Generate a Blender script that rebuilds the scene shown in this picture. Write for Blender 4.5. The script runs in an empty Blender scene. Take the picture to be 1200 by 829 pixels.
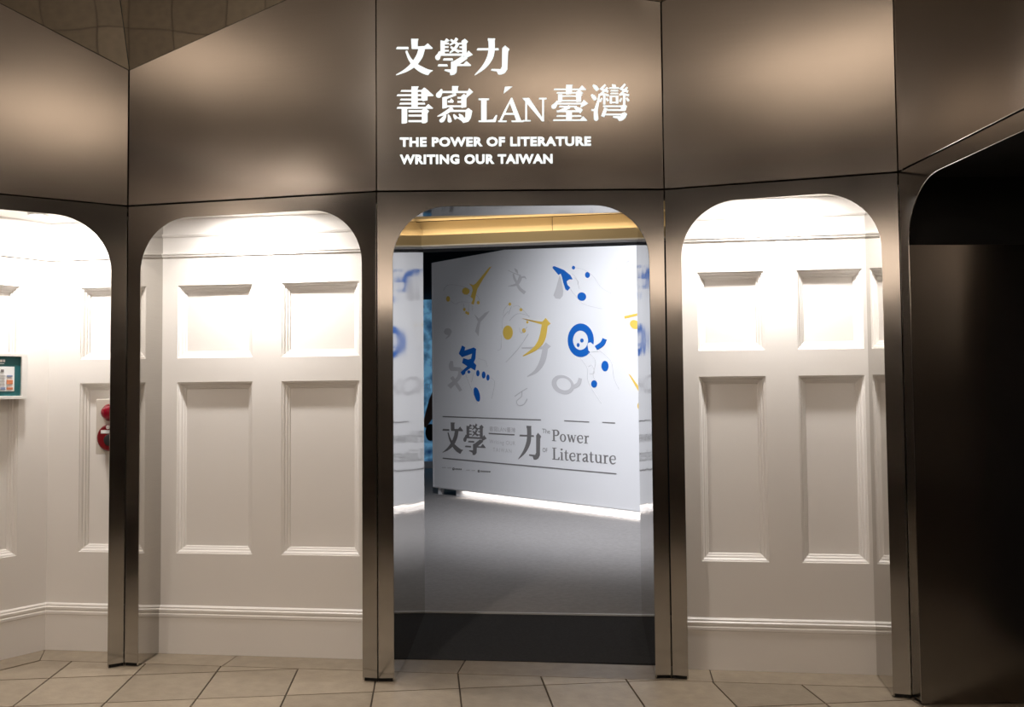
import bpy, math, random
from mathutils import Vector, Matrix

random.seed(7)
scene = bpy.context.scene
col = scene.collection

# ------------------------------------------------------------------ camera
FPX = 1054.9
PITCH = math.radians(2.338)
ROLL = math.radians(-0.517)
CAM = Vector((0, 0, 1.55))
fw = Vector((0, math.cos(PITCH), math.sin(PITCH)))
up0 = Vector((0, -math.sin(PITCH), math.cos(PITCH)))
rt0 = Vector((1, 0, 0))
rt = rt0 * math.cos(ROLL) + up0 * math.sin(ROLL)
up = up0 * math.cos(ROLL) - rt0 * math.sin(ROLL)
cd = bpy.data.cameras.new('camera')
cd.sensor_fit = 'HORIZONTAL'
cd.sensor_width = 36
cd.lens = 36 * FPX / 1200
cd.clip_start = 0.05
cam = bpy.data.objects.new('camera', cd)
m = Matrix((rt, up, -fw)).transposed().to_4x4()
m.translation = CAM
cam.matrix_world = m
col.objects.link(cam)
scene.camera = cam

# ------------------------------------------------------------------ world and view
wd = bpy.data.worlds.new('world')
wd.use_nodes = True
wd.node_tree.nodes['Background'].inputs[0].default_value = (1.0, 0.85, 0.7, 1)
wd.node_tree.nodes['Background'].inputs[1].default_value = 0.02
scene.world = wd
scene.view_settings.view_transform = 'Standard'
scene.view_settings.look = 'None'
scene.view_settings.gamma = 1
scene.view_settings.use_curve_mapping = False
scene.view_settings.exposure = 0.0


def light(kind, name, loc, target, power, color, size=0.2, size_y=None, spot=None, blend=0.5):
    d = bpy.data.lights.new(name, kind)
    d.energy = power
    d.color = color
    if kind == 'AREA':
        d.shape = 'RECTANGLE' if size_y else 'DISK'
        d.size = size
        if size_y:
            d.size_y = size_y
    elif kind == 'SPOT':
        d.shadow_soft_size = size
        d.spot_size = math.radians(spot)
        d.spot_blend = blend
    else:
        d.shadow_soft_size = size
    o = bpy.data.objects.new(name, d)
    o.location = loc
    v = Vector(target) - Vector(loc)
    o.rotation_euler = v.to_track_quat('-Z', 'Y').to_euler()
    col.objects.link(o)
    return o


WARM = (1.0, 0.84, 0.69)
WARM2 = (1.0, 0.88, 0.76)
COOL = (0.86, 0.95, 1.0)
# added unseen lamps: they brighten the hall ceiling that the fascia mirrors
light('AREA', 'ceiling_fill', (0.8, 0.7, 3.75), (0.8, 0.7, 6), 36, WARM, 1.6, 1.2)
light('AREA', 'ceiling_fill', (-4.0, 2.7, 3.8), (-4.0, 2.7, 6), 15, WARM, 0.8, 0.8)
# added unseen spots that brighten the hall floor
light('SPOT', 'floor_fill', (-2.8, 2.9, 4.5), (-2.8, 3.3, 0), 170, WARM2, 0.08, spot=78, blend=0.9)
light('SPOT', 'floor_fill', (-0.6, 2.2, 4.5), (-0.6, 2.6, 0), 110, WARM2, 0.08, spot=78, blend=0.9)
# added unseen fill spot, lifts the white walls behind the steel front
light('SPOT', 'front_fill', (-2.05, 1.3, 4.5), (-0.7, 5.2, 0.7), 190, WARM2, 0.1, spot=95, blend=1.0)
# added unseen strips on the hall walls, for bright bands in the steel
light('AREA', 'hall_wall_fill', (0, -5.45, 3.35), (0, -6.2, 3.75), 210, (1.0, 0.90, 0.82), 9.0, 0.06)
light('AREA', 'hall_wall_fill', (-6.45, -1.5, 3.4), (-7.2, -1.5, 3.8), 230, (1.0, 0.90, 0.82), 0.06, 8.0)
light('AREA', 'hall_wall_fill', (6.45, -3.5, 3.55), (7.2, -3.5, 4.0), 90, WARM2, 0.06, 4.0)


# ------------------------------------------------------------------ pixel helpers
def ray(px, py):
    return fw + rt * ((px - 600) / FPX) + up * ((414.5 - py) / FPX)


def onz(px, py, z=0.0):
    d = ray(px, py)
    return CAM + d * ((z - CAM.z) / d.z)


class Plane:
    """vertical plane: s along, d away from the viewer, z up"""
    def __init__(self, A, B):
        self.A = Vector((A[0], A[1]))
        self.dir = (Vector((B[0], B[1])) - self.A).normalized()
        self.nrm = Vector((-self.dir.y, self.dir.x))
        self.len = (Vector((B[0], B[1])) - self.A).length

    def pt(self, s, d, z):
        p = self.A + self.dir * s + self.nrm * d
        return Vector((p.x, p.y, z))

    def pix(self, px, py):
        d = ray(px, py)
        d2 = Vector((d.x, d.y))
        t = (self.A - Vector((CAM.x, CAM.y))).dot(self.nrm) / d2.dot(self.nrm)
        q = CAM + d * t
        return ((Vector((q.x, q.y)) - self.A).dot(self.dir), q.z)


# ------------------------------------------------------------------ object helpers
WLOC = {}


def tag(o, label=None, cat=None, group=None, kind=None):
    if label: o['label'] = label
    if cat: o['category'] = cat
    if group: o['group'] = group
    if kind: o['kind'] = kind
    return o


def empty(name, loc, **kw):
    o = bpy.data.objects.new(name, None)
    o.empty_display_size = 0.1
    o.location = loc
    col.objects.link(o)
    WLOC[o] = Vector(loc)
    tag(o, **kw)
    return o


def mesh(name, verts, faces, mat, parent=None, bevel=0, smooth=False, **kw):
    off = WLOC.get(parent, Vector((0, 0, 0))) if parent else Vector((0, 0, 0))
    vs = [Vector(v) for v in verts]
    if parent is None:
        lo = Vector([min(v[i] for v in vs) for i in range(3)])
        hi = Vector([max(v[i] for v in vs) for i in range(3)])
        off = Vector(((lo.x + hi.x) / 2, (lo.y + hi.y) / 2, lo.z))
    me = bpy.data.meshes.new(name)
    me.from_pydata([tuple(v - off) for v in vs], [], faces)
    me.validate()
    me.update()
    if smooth:
        for p in me.polygons: p.use_smooth = True
    if mat: me.materials.append(mat)
    o = bpy.data.objects.new(name, me)
    col.objects.link(o)
    if parent:
        o.parent = parent
        WLOC[o] = off
        o.location = (0, 0, 0)
    else:
        o.location = off
        WLOC[o] = off
    if bevel:
        b = o.modifiers.new('bevel', 'BEVEL')
        b.width = bevel
        b.segments = 2
        b.limit_method = 'ANGLE'
    tag(o, **kw)
    return o


class MB:
    def __init__(self):
        self.v, self.f = [], []

    def add(self, v, f):
        n = len(self.v)
        self.v += [Vector(a) for a in v]
        self.f += [tuple(i + n for i in q) for q in f]

    def box(self, pl, s0, s1, d0, d1, z0, z1):
        v = [pl.pt(s, d, z) for z in (z0, z1) for d in (d0, d1) for s in (s0, s1)]
        self.add(v, [(0, 1, 5, 4), (1, 3, 7, 5), (3, 2, 6, 7), (2, 0, 4, 6), (4, 5, 7, 6), (1, 0, 2, 3)])

    def prism(self, pl, poly, d0, d1):
        """extrude polygon of (s, z) between depths d0 (viewer side) and d1"""
        a = sum(poly[i][0] * poly[(i + 1) % len(poly)][1] - poly[(i + 1) % len(poly)][0] * poly[i][1]
                for i in range(len(poly)))
        if a < 0: poly = poly[::-1]
        n = len(poly)
        v = [pl.pt(s, d0, z) for s, z in poly] + [pl.pt(s, d1, z) for s, z in poly]
        f = [tuple(range(n)), tuple(range(2 * n - 1, n - 1, -1))]
        f += [(i, i + n, (i + 1) % n + n, (i + 1) % n) for i in range(n)]
        self.add(v, f)

    def slab(self, poly, z0, z1):
        """horizontal polygon of (x, y)"""
        a = sum(poly[i][0] * poly[(i + 1) % len(poly)][1] - poly[(i + 1) % len(poly)][0] * poly[i][1]
                for i in range(len(poly)))
        if a < 0: poly = poly[::-1]
        n = len(poly)
        v = [(p[0], p[1], z1) for p in poly] + [(p[0], p[1], z0) for p in poly]
        f = [tuple(range(n)), tuple(range(2 * n - 1, n - 1, -1))]
        f += [(i, i + n, (i + 1) % n + n, (i + 1) % n) for i in range(n)]
        self.add(v, f)

    def build(self, name, mat, parent=None, **kw):
        return mesh(name, self.v, self.f, mat, parent, **kw)


def spline(pts, n=6):
    """Catmull-Rom through tuples of any length"""
    if len(pts) < 3: return list(pts)
    out = []
    P = [pts[0]] + list(pts) + [pts[-1]]
    for i in range(1, len(P) - 2):
        for k in range(n):
            t = k / n
            out.append(tuple(0.5 * ((2 * b) + (-a + c) * t + (2 * a - 5 * b + 4 * c - e) * t * t + (-a + 3 * b - 3 * c + e) * t ** 3)
                             for a, b, c, e in zip(P[i - 1], P[i], P[i + 1], P[i + 2])))
    out.append(tuple(pts[-1]))
    return out


def stroke(pts, n=6):
    """tapered stroke from (x, y, width) points -> polygon"""
    c = spline(pts, n)
    L, R = [], []
    for i, (x, y, w) in enumerate(c):
        a = c[max(i - 1, 0)]
        b = c[min(i + 1, len(c) - 1)]
        dx, dy = b[0] - a[0], b[1] - a[1]
        l = math.hypot(dx, dy) or 1
        nx, ny = -dy / l, dx / l
        L.append((x + nx * w / 2, y + ny * w / 2))
        R.append((x - nx * w / 2, y - ny * w / 2))
    return L + R[::-1]


def ell(cx, cy, rx, ry, rot=0, n=24):
    c, s = math.cos(math.radians(rot)), math.sin(math.radians(rot))
    return [(cx + rx * math.cos(t) * c - ry * math.sin(t) * s, cy + rx * math.cos(t) * s + ry * math.sin(t) * c)
            for t in [2 * math.pi * k / n for k in range(n)]]


# ------------------------------------------------------------------ materials
def new_mat(name):
    mt = bpy.data.materials.new(name)
    mt.use_nodes = True
    nt = mt.node_tree
    return mt, nt, nt.nodes['Principled BSDF']


def plain(name, rgb, rough=0.5, var=0.06, scale=8, bump=0.0, bscale=60, metal=0, emit=None, estr=0, spec=0.5, detail=4, coat=0):
    mt, nt, p = new_mat(name)
    p.inputs['Roughness'].default_value = rough
    p.inputs['Metallic'].default_value = metal
    p.inputs['Specular IOR Level'].default_value = spec
    p.inputs['Coat Weight'].default_value = coat
    tc = nt.nodes.new('ShaderNodeTexCoord')
    no = nt.nodes.new('ShaderNodeTexNoise')
    no.inputs['Scale'].default_value = scale
    no.inputs['Detail'].default_value = detail
    nt.links.new(tc.outputs['Object'], no.inputs['Vector'])
    mx = nt.nodes.new('ShaderNodeMix')
    mx.data_type = 'RGBA'
    mx.inputs[6].default_value = tuple(c * (1 - var) for c in rgb) + (1,)
    mx.inputs[7].default_value = tuple(min(1, c * (1 + var)) for c in rgb) + (1,)
    nt.links.new(no.outputs['Fac'], mx.inputs[0])
    nt.links.new(mx.outputs[2], p.inputs['Base Color'])
    if bump:
        nb = nt.nodes.new('ShaderNodeTexNoise')
        nb.inputs['Scale'].default_value = bscale
        nb.inputs['Detail'].default_value = 3
        nt.links.new(tc.outputs['Object'], nb.inputs['Vector'])
        bp = nt.nodes.new('ShaderNodeBump')
        bp.inputs['Strength'].default_value = bump
        bp.inputs['Distance'].default_value = 0.01
        nt.links.new(nb.outputs['Fac'], bp.inputs['Height'])
        nt.links.new(bp.outputs['Normal'], p.inputs['Normal'])
    if emit:
        p.inputs['Emission Color'].default_value = emit + (1,)
        p.inputs['Emission Strength'].default_value = estr
    return mt


def steel(name, rgb, rough, wave=0.02, wscale=1.3, brush=0.05, aniso=0.0):
    mt, nt, p = new_mat(name)
    p.inputs['Metallic'].default_value = 1
    p.inputs['Anisotropic'].default_value = aniso
    tc = nt.nodes.new('ShaderNodeTexCoord')
    geo = nt.nodes.new('ShaderNodeNewGeometry')
    mp = nt.nodes.new('ShaderNodeMapping')
    mp.inputs['Scale'].default_value = (3, 3, 260)
    nt.links.new(geo.outputs['Position'], mp.inputs['Vector'])
    br = nt.nodes.new('ShaderNodeTexNoise')
    br.inputs['Scale'].default_value = 1.5
    br.inputs['Detail'].default_value = 3
    nt.links.new(mp.outputs['Vector'], br.inputs['Vector'])
    sm = nt.nodes.new('ShaderNodeTexNoise')      # smudges on the sheet
    sm.inputs['Scale'].default_value = 2.2
    sm.inputs['Detail'].default_value = 5
    nt.links.new(geo.outputs['Position'], sm.inputs['Vector'])
    mx = nt.nodes.new('ShaderNodeMix')
    mx.data_type = 'RGBA'
    mx.inputs[6].default_value = tuple(c * 0.94 for c in rgb) + (1,)
    mx.inputs[7].default_value = tuple(min(1, c * 1.06) for c in rgb) + (1,)
    nt.links.new(br.outputs['Fac'], mx.inputs[0])
    nt.links.new(mx.outputs[2], p.inputs['Base Color'])
    ma = nt.nodes.new('ShaderNodeMath')
    ma.operation = 'MULTIPLY_ADD'
    ma.inputs[1].default_value = brush
    ma.inputs[2].default_value = rough - brush / 2
    nt.links.new(sm.outputs['Fac'], ma.inputs[0])
    nt.links.new(ma.outputs[0], p.inputs['Roughness'])
    wv = nt.nodes.new('ShaderNodeTexNoise')
    wv.inputs['Scale'].default_value = wscale
    wv.inputs['Detail'].default_value = 1
    nt.links.new(geo.outputs['Position'], wv.inputs['Vector'])
    bp = nt.nodes.new('ShaderNodeBump')
    bp.inputs['Strength'].default_value = 1
    bp.inputs['Distance'].default_value = wave
    nt.links.new(wv.outputs['Fac'], bp.inputs['Height'])
    nt.links.new(bp.outputs['Normal'], p.inputs['Normal'])
    return mt


M = {}
M['fascia'] = steel('brushed_steel_fascia', (0.52, 0.49, 0.46), 0.16, 0.008, 1.1, 0.06)
M['plate'] = steel('brushed_steel_plate', (0.44, 0.425, 0.405), 0.13, 0.005, 1.6, 0.05)
M['dim_jamb'] = steel('darkened_steel_lining', (0.24, 0.22, 0.20), 0.20, 0.01, 1.2, 0.05)  # same steel as the other linings, darkened for the dark surroundings it mirrors
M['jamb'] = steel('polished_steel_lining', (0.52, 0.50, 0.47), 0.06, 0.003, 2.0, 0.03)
M['soffit'] = steel('mirror_steel_soffit', (0.29, 0.27, 0.24), 0.03, 0.006, 1.6, 0.01)
M['black'] = plain('black_joint', (0.008, 0.008, 0.008), 0.8)
M['white'] = plain('white_paint', (0.80, 0.77, 0.74), 0.38, 0.015, 3, 0.02, 90)
M['tile'] = plain('buff_stone_tile', (0.285, 0.235, 0.175), 0.45, 0.28, 14, 0.10, 60, detail=8)
nt = M['tile'].node_tree
oi = nt.nodes.new('ShaderNodeObjectInfo')
mr = nt.nodes.new('ShaderNodeMapRange')
mr.inputs[3].default_value, mr.inputs[4].default_value = 0.88, 1.12
nt.links.new(oi.outputs['Random'], mr.inputs[0])
hs = nt.nodes.new('ShaderNodeHueSaturation')
nt.links.new(mr.outputs[0], hs.inputs['Value'])
lk = nt.nodes['Principled BSDF'].inputs['Base Color'].links[0]
nt.links.new(lk.from_socket, hs.inputs['Color'])
nt.links.new(hs.outputs[0], nt.nodes['Principled BSDF'].inputs['Base Color'])
M['grout'] = plain('dark_grout', (0.07, 0.052, 0.035), 0.9, 0.2, 30)
M['hall_wall'] = plain('hall_wall_plaster', (0.42, 0.36, 0.30), 0.8, 0.05, 2)
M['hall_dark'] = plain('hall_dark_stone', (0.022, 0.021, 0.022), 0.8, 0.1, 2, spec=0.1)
M['hall_mid'] = plain('hall_brown_stone', (0.33, 0.29, 0.25), 0.7, 0.1, 2)
M['hall_ceiling'] = plain('hall_ceiling_plaster', (0.60, 0.54, 0.48), 0.9, 0.03, 2)
M['carpet'] = plain('grey_carpet', (0.31, 0.295, 0.29), 0.95, 0.18, 30, 0.35, 220, spec=0.1)
M['ramp'] = plain('charcoal_ramp_carpet', (0.044, 0.045, 0.049), 0.9, 0.25, 60, 0.3, 260, spec=0.15)
M['edge'] = plain('pale_threshold_strip', (0.55, 0.55, 0.56), 0.4)
M['navy'] = plain('navy_wall_paint', (0.035, 0.060, 0.085), 0.7)
M['gallery_black'] = plain('black_ceiling_paint', (0.006, 0.007, 0.010), 0.8)
M['board'] = plain('white_display_board', (0.82, 0.82, 0.84), 0.55, 0.012, 2)
M['beige'] = plain('beige_bulkhead_paint', (0.46, 0.37, 0.23), 0.6, 0.06, 5)
M['glow'] = plain('backlit_letters', (0.9, 0.92, 0.95), 0.5, emit=(0.86, 0.97, 1.0), estr=0.88)
M['blue'] = plain('cobalt_blue_vinyl', (0.004, 0.12, 0.50), 0.5, 0.03)
M['yellow'] = plain('mustard_yellow_vinyl', (0.80, 0.55, 0.10), 0.5, 0.03)
M['grey'] = plain('pale_grey_vinyl', (0.60, 0.59, 0.61), 0.5, 0.03)
M['line'] = plain('grey_drawn_line', (0.58, 0.57, 0.59), 0.6, 0.03)
M['ink'] = plain('dark_grey_lettering', (0.20, 0.19, 0.19), 0.4, 0.05)
M['paleink'] = plain('light_grey_lettering', (0.58, 0.57, 0.58), 0.5, 0.03)
M['led'] = plain('warm_led_strip', (1, 0.9, 0.75), 0.5, emit=(1.0, 0.86, 0.68), estr=8)
M['lamp_lens'] = plain('lamp_lens', (1, 1, 1), 0.4, emit=(0.9, 0.97, 1.0), estr=6)

# ------------------------------------------------------------------ plan of the place
S0, S1, S2, S3 = (-2.225, 5.193), (-0.731, 4.867), (0.839, 4.879), (1.969, 4.532)
SL = (-3.49, 4.38)
SR = (2.05, 3.03)
HS = 2.64                 # joint between portals and fascia
W0, W1 = (-2.119, 5.46), (1.936, 4.934)
WP = Plane(W0, W1)        # the old white panelled wall behind the steel front
CORNER = WP.pt(-0.747, 0, 0)
SPLAY_DIR = Vector((-0.155, -0.212)).normalized()
SB = (CORNER.x + SPLAY_DIR.x * 1.2, CORNER.y + SPLAY_DIR.y * 1.2)
SP = Plane(SB, (CORNER.x, CORNER.y))    # splayed wall, s runs 0..1.2 to the corner
JL, JR = (-0.585, 5.951), (0.813, 5.812)   # inner ends of the doorway linings
ZR = 0.103                # raised gallery floor

# ------------------------------------------------------------------ floor of the hall
floor = MB()
floor.slab([(-7, -6), (7, -6), (7, 6.2), (-7, 6.2)], -0.10, -0.008)
floor = floor.build('floor', M['grout'], kind='structure')


def clip(poly, p, n):
    """keep the side of the line through p with (q-p).n >= 0"""
    out = []
    for i in range(len(poly)):
        a, b = Vector(poly[i]), Vector(poly[(i + 1) % len(poly)])
        da, db = (a - p).dot(n), (b - p).dot(n)
        if da >= 0: out.append(tuple(a))
        if (da >= 0) != (db >= 0):
            out.append(tuple(a + (b - a) * (da / (da - db))))
    return out


OX, OY, ANG, TS = -2.458, 4.103, 0.0951, 0.4443
ca, sa = math.cos(ANG), math.sin(ANG)
BW = 0.222                                  # width of the border along the wall
wn = -WP.nrm
sn_ = -SP.nrm
wb = Vector((W0[0], W0[1])) + wn * BW
sb_ = Vector(SB) + sn_ * BW
full = MB()
g = 0.0045
loc_quad = [(g, g), (TS - g, g), (TS - g, TS - g), (g, TS - g)]
full.slab(loc_quad, -0.008, 0.0)
tile_me = bpy.data.meshes.new('tile')
tile_me.from_pydata([tuple(v) for v in full.v], [], full.f)
tile_me.materials.append(M['tile'])
for j in range(-7, 4):
    for i in range(-5, 15):
        quad = []
        for a, b in loc_quad:
            x, y = i * TS + a, j * TS + b
            quad.append((OX + x * ca - y * sa, OY + x * sa + y * ca))
        cx = sum(q[0] for q in quad) / 4
        cy = sum(q[1] for q in quad) / 4
        if cy > 5.6 or cx < -4.3 or cx > 3.3: continue
        c = clip(clip(quad, wb + wn * 0.004, wn), sb_ + sn_ * 0.004, sn_)
        if len(c) < 3: continue
        area = 0.5 * abs(sum(c[k][0] * c[(k + 1) % len(c)][1] - c[(k + 1) % len(c)][0] * c[k][1] for k in range(len(c))))
        if area < 0.002: continue
        if len(c) == 4 and abs(area - (TS - 2 * g) ** 2) < 1e-5:
            o = bpy.data.objects.new('tile', tile_me)
            o.location = Vector((OX + (i * ca - j * sa) * TS, OY + (i * sa + j * ca) * TS, random.uniform(-0.0008, 0))) - WLOC[floor]
            o.rotation_euler = (0, 0, ANG)
            o.parent = floor
            col.objects.link(o)
        else:
            b = MB()
            b.slab(c, -0.008, -0.0004)
            b.build('tile', M['tile'], floor)
# border stones along the wall
s_list = [-0.60, 0.49, 1.847, 3.222, 4.58]
for a, b in zip(s_list[:-1], s_list[1:]):
    bt = MB()
    p = [WP.pt(a + .003, -BW + .003, 0), WP.pt(b - .003, -BW + .003, 0), WP.pt(b - .003, 0.03, 0), WP.pt(a + .003, 0.03, 0)]
    if a == s_list[0]:
        p[0], p[3] = WP.pt(-0.628, -BW + .003, 0), WP.pt(-0.747, 0, 0)
    bt.slab([(q.x, q.y) for q in p], -0.008, -0.0006)
    bt.build('border_tile', M['tile'], floor)
bt = MB()
q0 = WP.pt(-0.634, -BW + .003, 0)
p = [SP.pt(0, -BW + .003, 0), Vector((q0.x, q0.y, 0)), SP.pt(1.195, 0, 0), SP.pt(0, 0.02, 0)]
bt.slab([(q.x, q.y) for q in p], -0.008, -0.0006)
bt.build('border_tile', M['tile'], floor)

# ------------------------------------------------------------------ steel front: fascia
bays = [(SL, S0), (S0, S1), (S1, S2), (S2, S3), (S3, SR)]
tops = [4.01, 3.443, 3.93, 3.684, 4.06, 3.75]
front = empty('wall_front', (0, 4.87, 0), kind='structure')
for k, (A, B) in enumerate(bays):
    pl = Plane(A, B)
    b = MB()
    e = 0.003
    b.prism(pl, [(e, HS + .004), (pl.len - e, HS + .004), (pl.len - e, tops[k + 1] - .002), (e, tops[k] - .002)], 0, 0.02)
    b.build('fascia_panel', M['fascia'], front, bevel=0.002)
    b = MB()
    b.prism(pl, [(-.02, HS - .05), (pl.len + .02, HS - .05), (pl.len + .02, tops[k + 1] + .03), (-.02, tops[k] + .03)], 0.035, 0.06)
    b.build('backing', M['black'], front)  # black sheet added behind the seams to stop light and keep them dark

# soffit facets above the fascia, folding up towards the hall
ceiling = MB()
ceiling.slab([(-7, -1.9), (7, -1.9), (7, 7), (-7, 7)], 4.6, 4.8)
ceiling = ceiling.build('ceiling', M['hall_ceiling'], kind='structure')
T = [Vector((p[0], p[1], z)) for p, z in zip((SL, S0, S1, S2, S3, SR), tops)]
gdir = Vector((0.061, -0.27, 0.297))
G0 = T[1] + gdir * 3.6
G2 = T[3] + Vector((0.02, -0.27, 0.297)) * 2.9
GR = T[5] + Vector((-0.9, -0.1, 0.84))
GL = T[0] + Vector((0.5, -0.6, 0.57))


def facet(a, b, c):
    n = (b - a).cross(c - a).normalized()
    if n.z < 0: n = -n
    k = [a, b, c] + [v + n * 0.012 for v in (a, b, c)]
    mesh('soffit_panel', k, [(0, 1, 2), (5, 4, 3), (0, 3, 4, 1), (1, 4, 5, 2), (2, 5, 3, 0)], M['soffit'], ceiling, bevel=0)


ctr = (T[1] + T[0]) / 2
facet(T[0], T[1], G0)
facet(T[1] + Vector((.004, 0, 0)), T[2], G0 + Vector((.004, 0, 0)))
facet(T[2], T[3], G2)
facet(T[3] + Vector((.004, 0, 0)), T[4], G2 + Vector((.004, 0, 0)))
facet(T[2], G0, G2)
facet(T[0], G0, GL)
facet(T[4], G2, GR)
facet(T[4], T[5], GR)

# ------------------------------------------------------------------ steel portals
ZT = 2.555
RAD = 0.30
EDGE = 0.087


def portal(A, B, label, depthL, depthR, zb=0.02, wl=EDGE, wr=EDGE, head=True):
    pl = Plane(A, B)
    L = pl.len
    base = pl.pt(L / 2, 0, 0)
    root = empty('steel_portal', base, label=label, cat='archway', group='steel portals of the front')
    e = 0.003
    top = HS - .004
    poly = [(e, zb), (e, top), (L - e, top), (L - e, zb), (L - wr, zb), (L - wr, ZT - RAD)]
    n = 14
    for k in range(1, n + 1):
        t = math.pi / 2 * k / n
        poly.append((L - wr - RAD + RAD * math.cos(t), ZT - RAD + RAD * math.sin(t)))
    for k in range(n + 1):
        t = math.pi / 2 + math.pi / 2 * k / n
        poly.append((wl + RAD + RAD * math.cos(t), ZT - RAD + RAD * math.sin(t)))
    poly.append((wl, zb))
    b = MB()
    b.prism(pl, poly, 0, 0.006)
    b.build('face_plate', M['plate'], root, bevel=0.0015)
    # linings of the reveal
    for side, (s, dp) in (('l', (wl, depthL)), ('r', (L - wr, depthR))):
        if not dp: continue
        f0 = pl.pt(s, 0.006, 0)
        pj = Plane((f0.x, f0.y), dp)
        b = MB()
        if side == 'l':
            b.box(pj, 0, pj.len, 0.0, 0.008, 0.006, 2.62)
        else:
            b.box(pj, 0, pj.len, -0.008, 0.0, 0.006, 2.62)
        b.build('lining', M['jamb'], root)
    # black block paints in the dark of the shadow gap under the two feet
    for s0, s1 in ((0.004, wl - .008), (L - wr + .008, L - .004)):
        b = MB()
        b.box(pl, s0, s1, 0.012, 0.05, 0, 0.12)
        b.build('foot', M['black'], root)
    return root, pl


def wpt(s, d=0.0):
    q = WP.pt(s, d, 0)
    return (q.x, q.y)


P_LL, _ = portal(SL, S0, 'leftmost steel portal cut by the photo edge, beside the fire alarm', None, wpt(-0.14, 0.0))
P_L, _ = portal(S0, S1, 'steel rounded portal left of the doorway, around a white panelled wall', wpt(-0.005), wpt(1.30))
P_C, _ = portal(S1, S2, 'central steel portal below the lit title, open to the gallery', JL, JR)
P_R, _ = portal(S2, S3, 'narrow steel rounded portal right of the doorway, around white panelling', wpt(3.06), wpt(4.105))
P_RR, plRR = portal(S3, SR, 'steel portal with shade-darkened lining at the right photo edge, seen at a slant', None, None)
# the far right portal has a deep lining seen nearly head on, with a joint at the spring of the arch
f0 = plRR.pt(EDGE, 0.006, 0)
pj = Plane((f0.x, f0.y), (f0.x + 1.0, f0.y + 0.01))
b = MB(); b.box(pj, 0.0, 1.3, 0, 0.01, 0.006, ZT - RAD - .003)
b.build('lining', M['dim_jamb'], P_RR)
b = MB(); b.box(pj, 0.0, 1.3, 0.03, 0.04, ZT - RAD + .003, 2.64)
b.build('lining', M['black'], P_RR)  # black sheet stands in for the dark recess above the joint
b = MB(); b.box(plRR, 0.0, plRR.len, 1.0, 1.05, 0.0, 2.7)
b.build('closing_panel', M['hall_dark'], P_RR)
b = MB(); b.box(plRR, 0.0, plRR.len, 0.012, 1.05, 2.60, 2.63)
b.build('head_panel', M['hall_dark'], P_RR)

# head of the central portal: polished underside reflecting the gallery
b = MB()
f0 = Plane(S1, S2)
b.add([f0.pt(0.06, .006, 2.585), f0.pt(f0.len - .06, .006, 2.585), f0.pt(f0.len - .06, .36, 2.585), f0.pt(0.06, .44, 2.585)] +
      [f0.pt(0.06, .006, 2.60), f0.pt(f0.len - .06, .006, 2.60), f0.pt(f0.len - .06, .36, 2.60), f0.pt(0.06, .44, 2.60)],
      [(3, 2, 1, 0), (4, 5, 6, 7), (0, 1, 5, 4), (1, 2, 6, 5), (2, 3, 7, 6), (3, 0, 4, 7)])
b.build('head_lining', M['jamb'], P_C)

# ------------------------------------------------------------------ white panelled walls
PROFILE = [(0.0, 0.0), (0.002, 0.005), (0.009, 0.007), (0.014, 0.012), (0.017, 0.020), (0.026, 0.023), (0.030, 0.031), (0.038, 0.034),
           (0.042, 0.042)]
FIELD = 0.042


def panelled(name, pl, s0, s1, z0, z1, panels):
    """panels: (sa, sb, za, zb) rectangles of the outer moulding edge"""
    ss = sorted(set([s0, s1] + [p[0] for p in panels] + [p[1] for p in panels]))
    zs = sorted(set([z0, z1] + [p[2] for p in panels] + [p[3] for p in panels]))
    b = MB()
    for i in range(len(ss) - 1):
        for j in range(len(zs) - 1):
            cs, cz = (ss[i] + ss[i + 1]) / 2, (zs[j] + zs[j + 1]) / 2
            if any(p[0] < cs < p[1] and p[2] < cz < p[3] for p in panels): continue
            b.add([pl.pt(ss[i], 0, zs[j]), pl.pt(ss[i + 1], 0, zs[j]), pl.pt(ss[i + 1], 0, zs[j + 1]), pl.pt(ss[i], 0, zs[j + 1])], [(0, 1, 2, 3)])
    b.box(pl, s0, s1, FIELD + .012, FIELD + .06, z0, z1)
    wall = b.build(name, M['white'], kind='structure')
    for sa_, sb2, za, zb_ in panels:
        w = PROFILE[-1][0] - .004
        f = MB()
        f.box(pl, sa_ + w, sb2 - w, FIELD, FIELD + .008, za + w, zb_ - w)
        fo = f.build('panel', M['white'], wall)
        r = MB()
        n = len(PROFILE)
        v = []
        for t, d in PROFILE:
            v += [pl.pt(sa_ + t, d, za + t), pl.pt(sb2 - t, d, za + t), pl.pt(sb2 - t, d, zb_ - t), pl.pt(sa_ + t, d, zb_ - t)]
        fc = []
        for i in range(n - 1):
            for k in range(4):
                a, c = i * 4 + k, i * 4 + (k + 1) % 4
                fc.append((a, c, c + 4, a + 4))
        r.add(v, fc)
        r.build('moulding', M['white'], fo)
    return wall


PZ = [(1.762, 2.204), (0.590, 1.616)]
pan = lambda a, b: [(a, b, z0, z1) for z0, z1 in PZ]
DL = 1.47     # s of the doorway edges on the white wall
DR = 3.03
wall_left = panelled('wall_left', WP, -0.747, DL, 0, 2.66, pan(-0.54, -0.06) + pan(0.093, 0.570) + pan(0.751, 1.229))
wall_right = panelled('wall_right', WP, DR, 4.5, 0, 2.66, pan(3.192, 3.556) + pan(3.732, 4.085))
wall_splay = panelled('wall_splay', SP, 0.0, 1.2, 0, 2.66, pan(0.36, 1.02))


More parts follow.
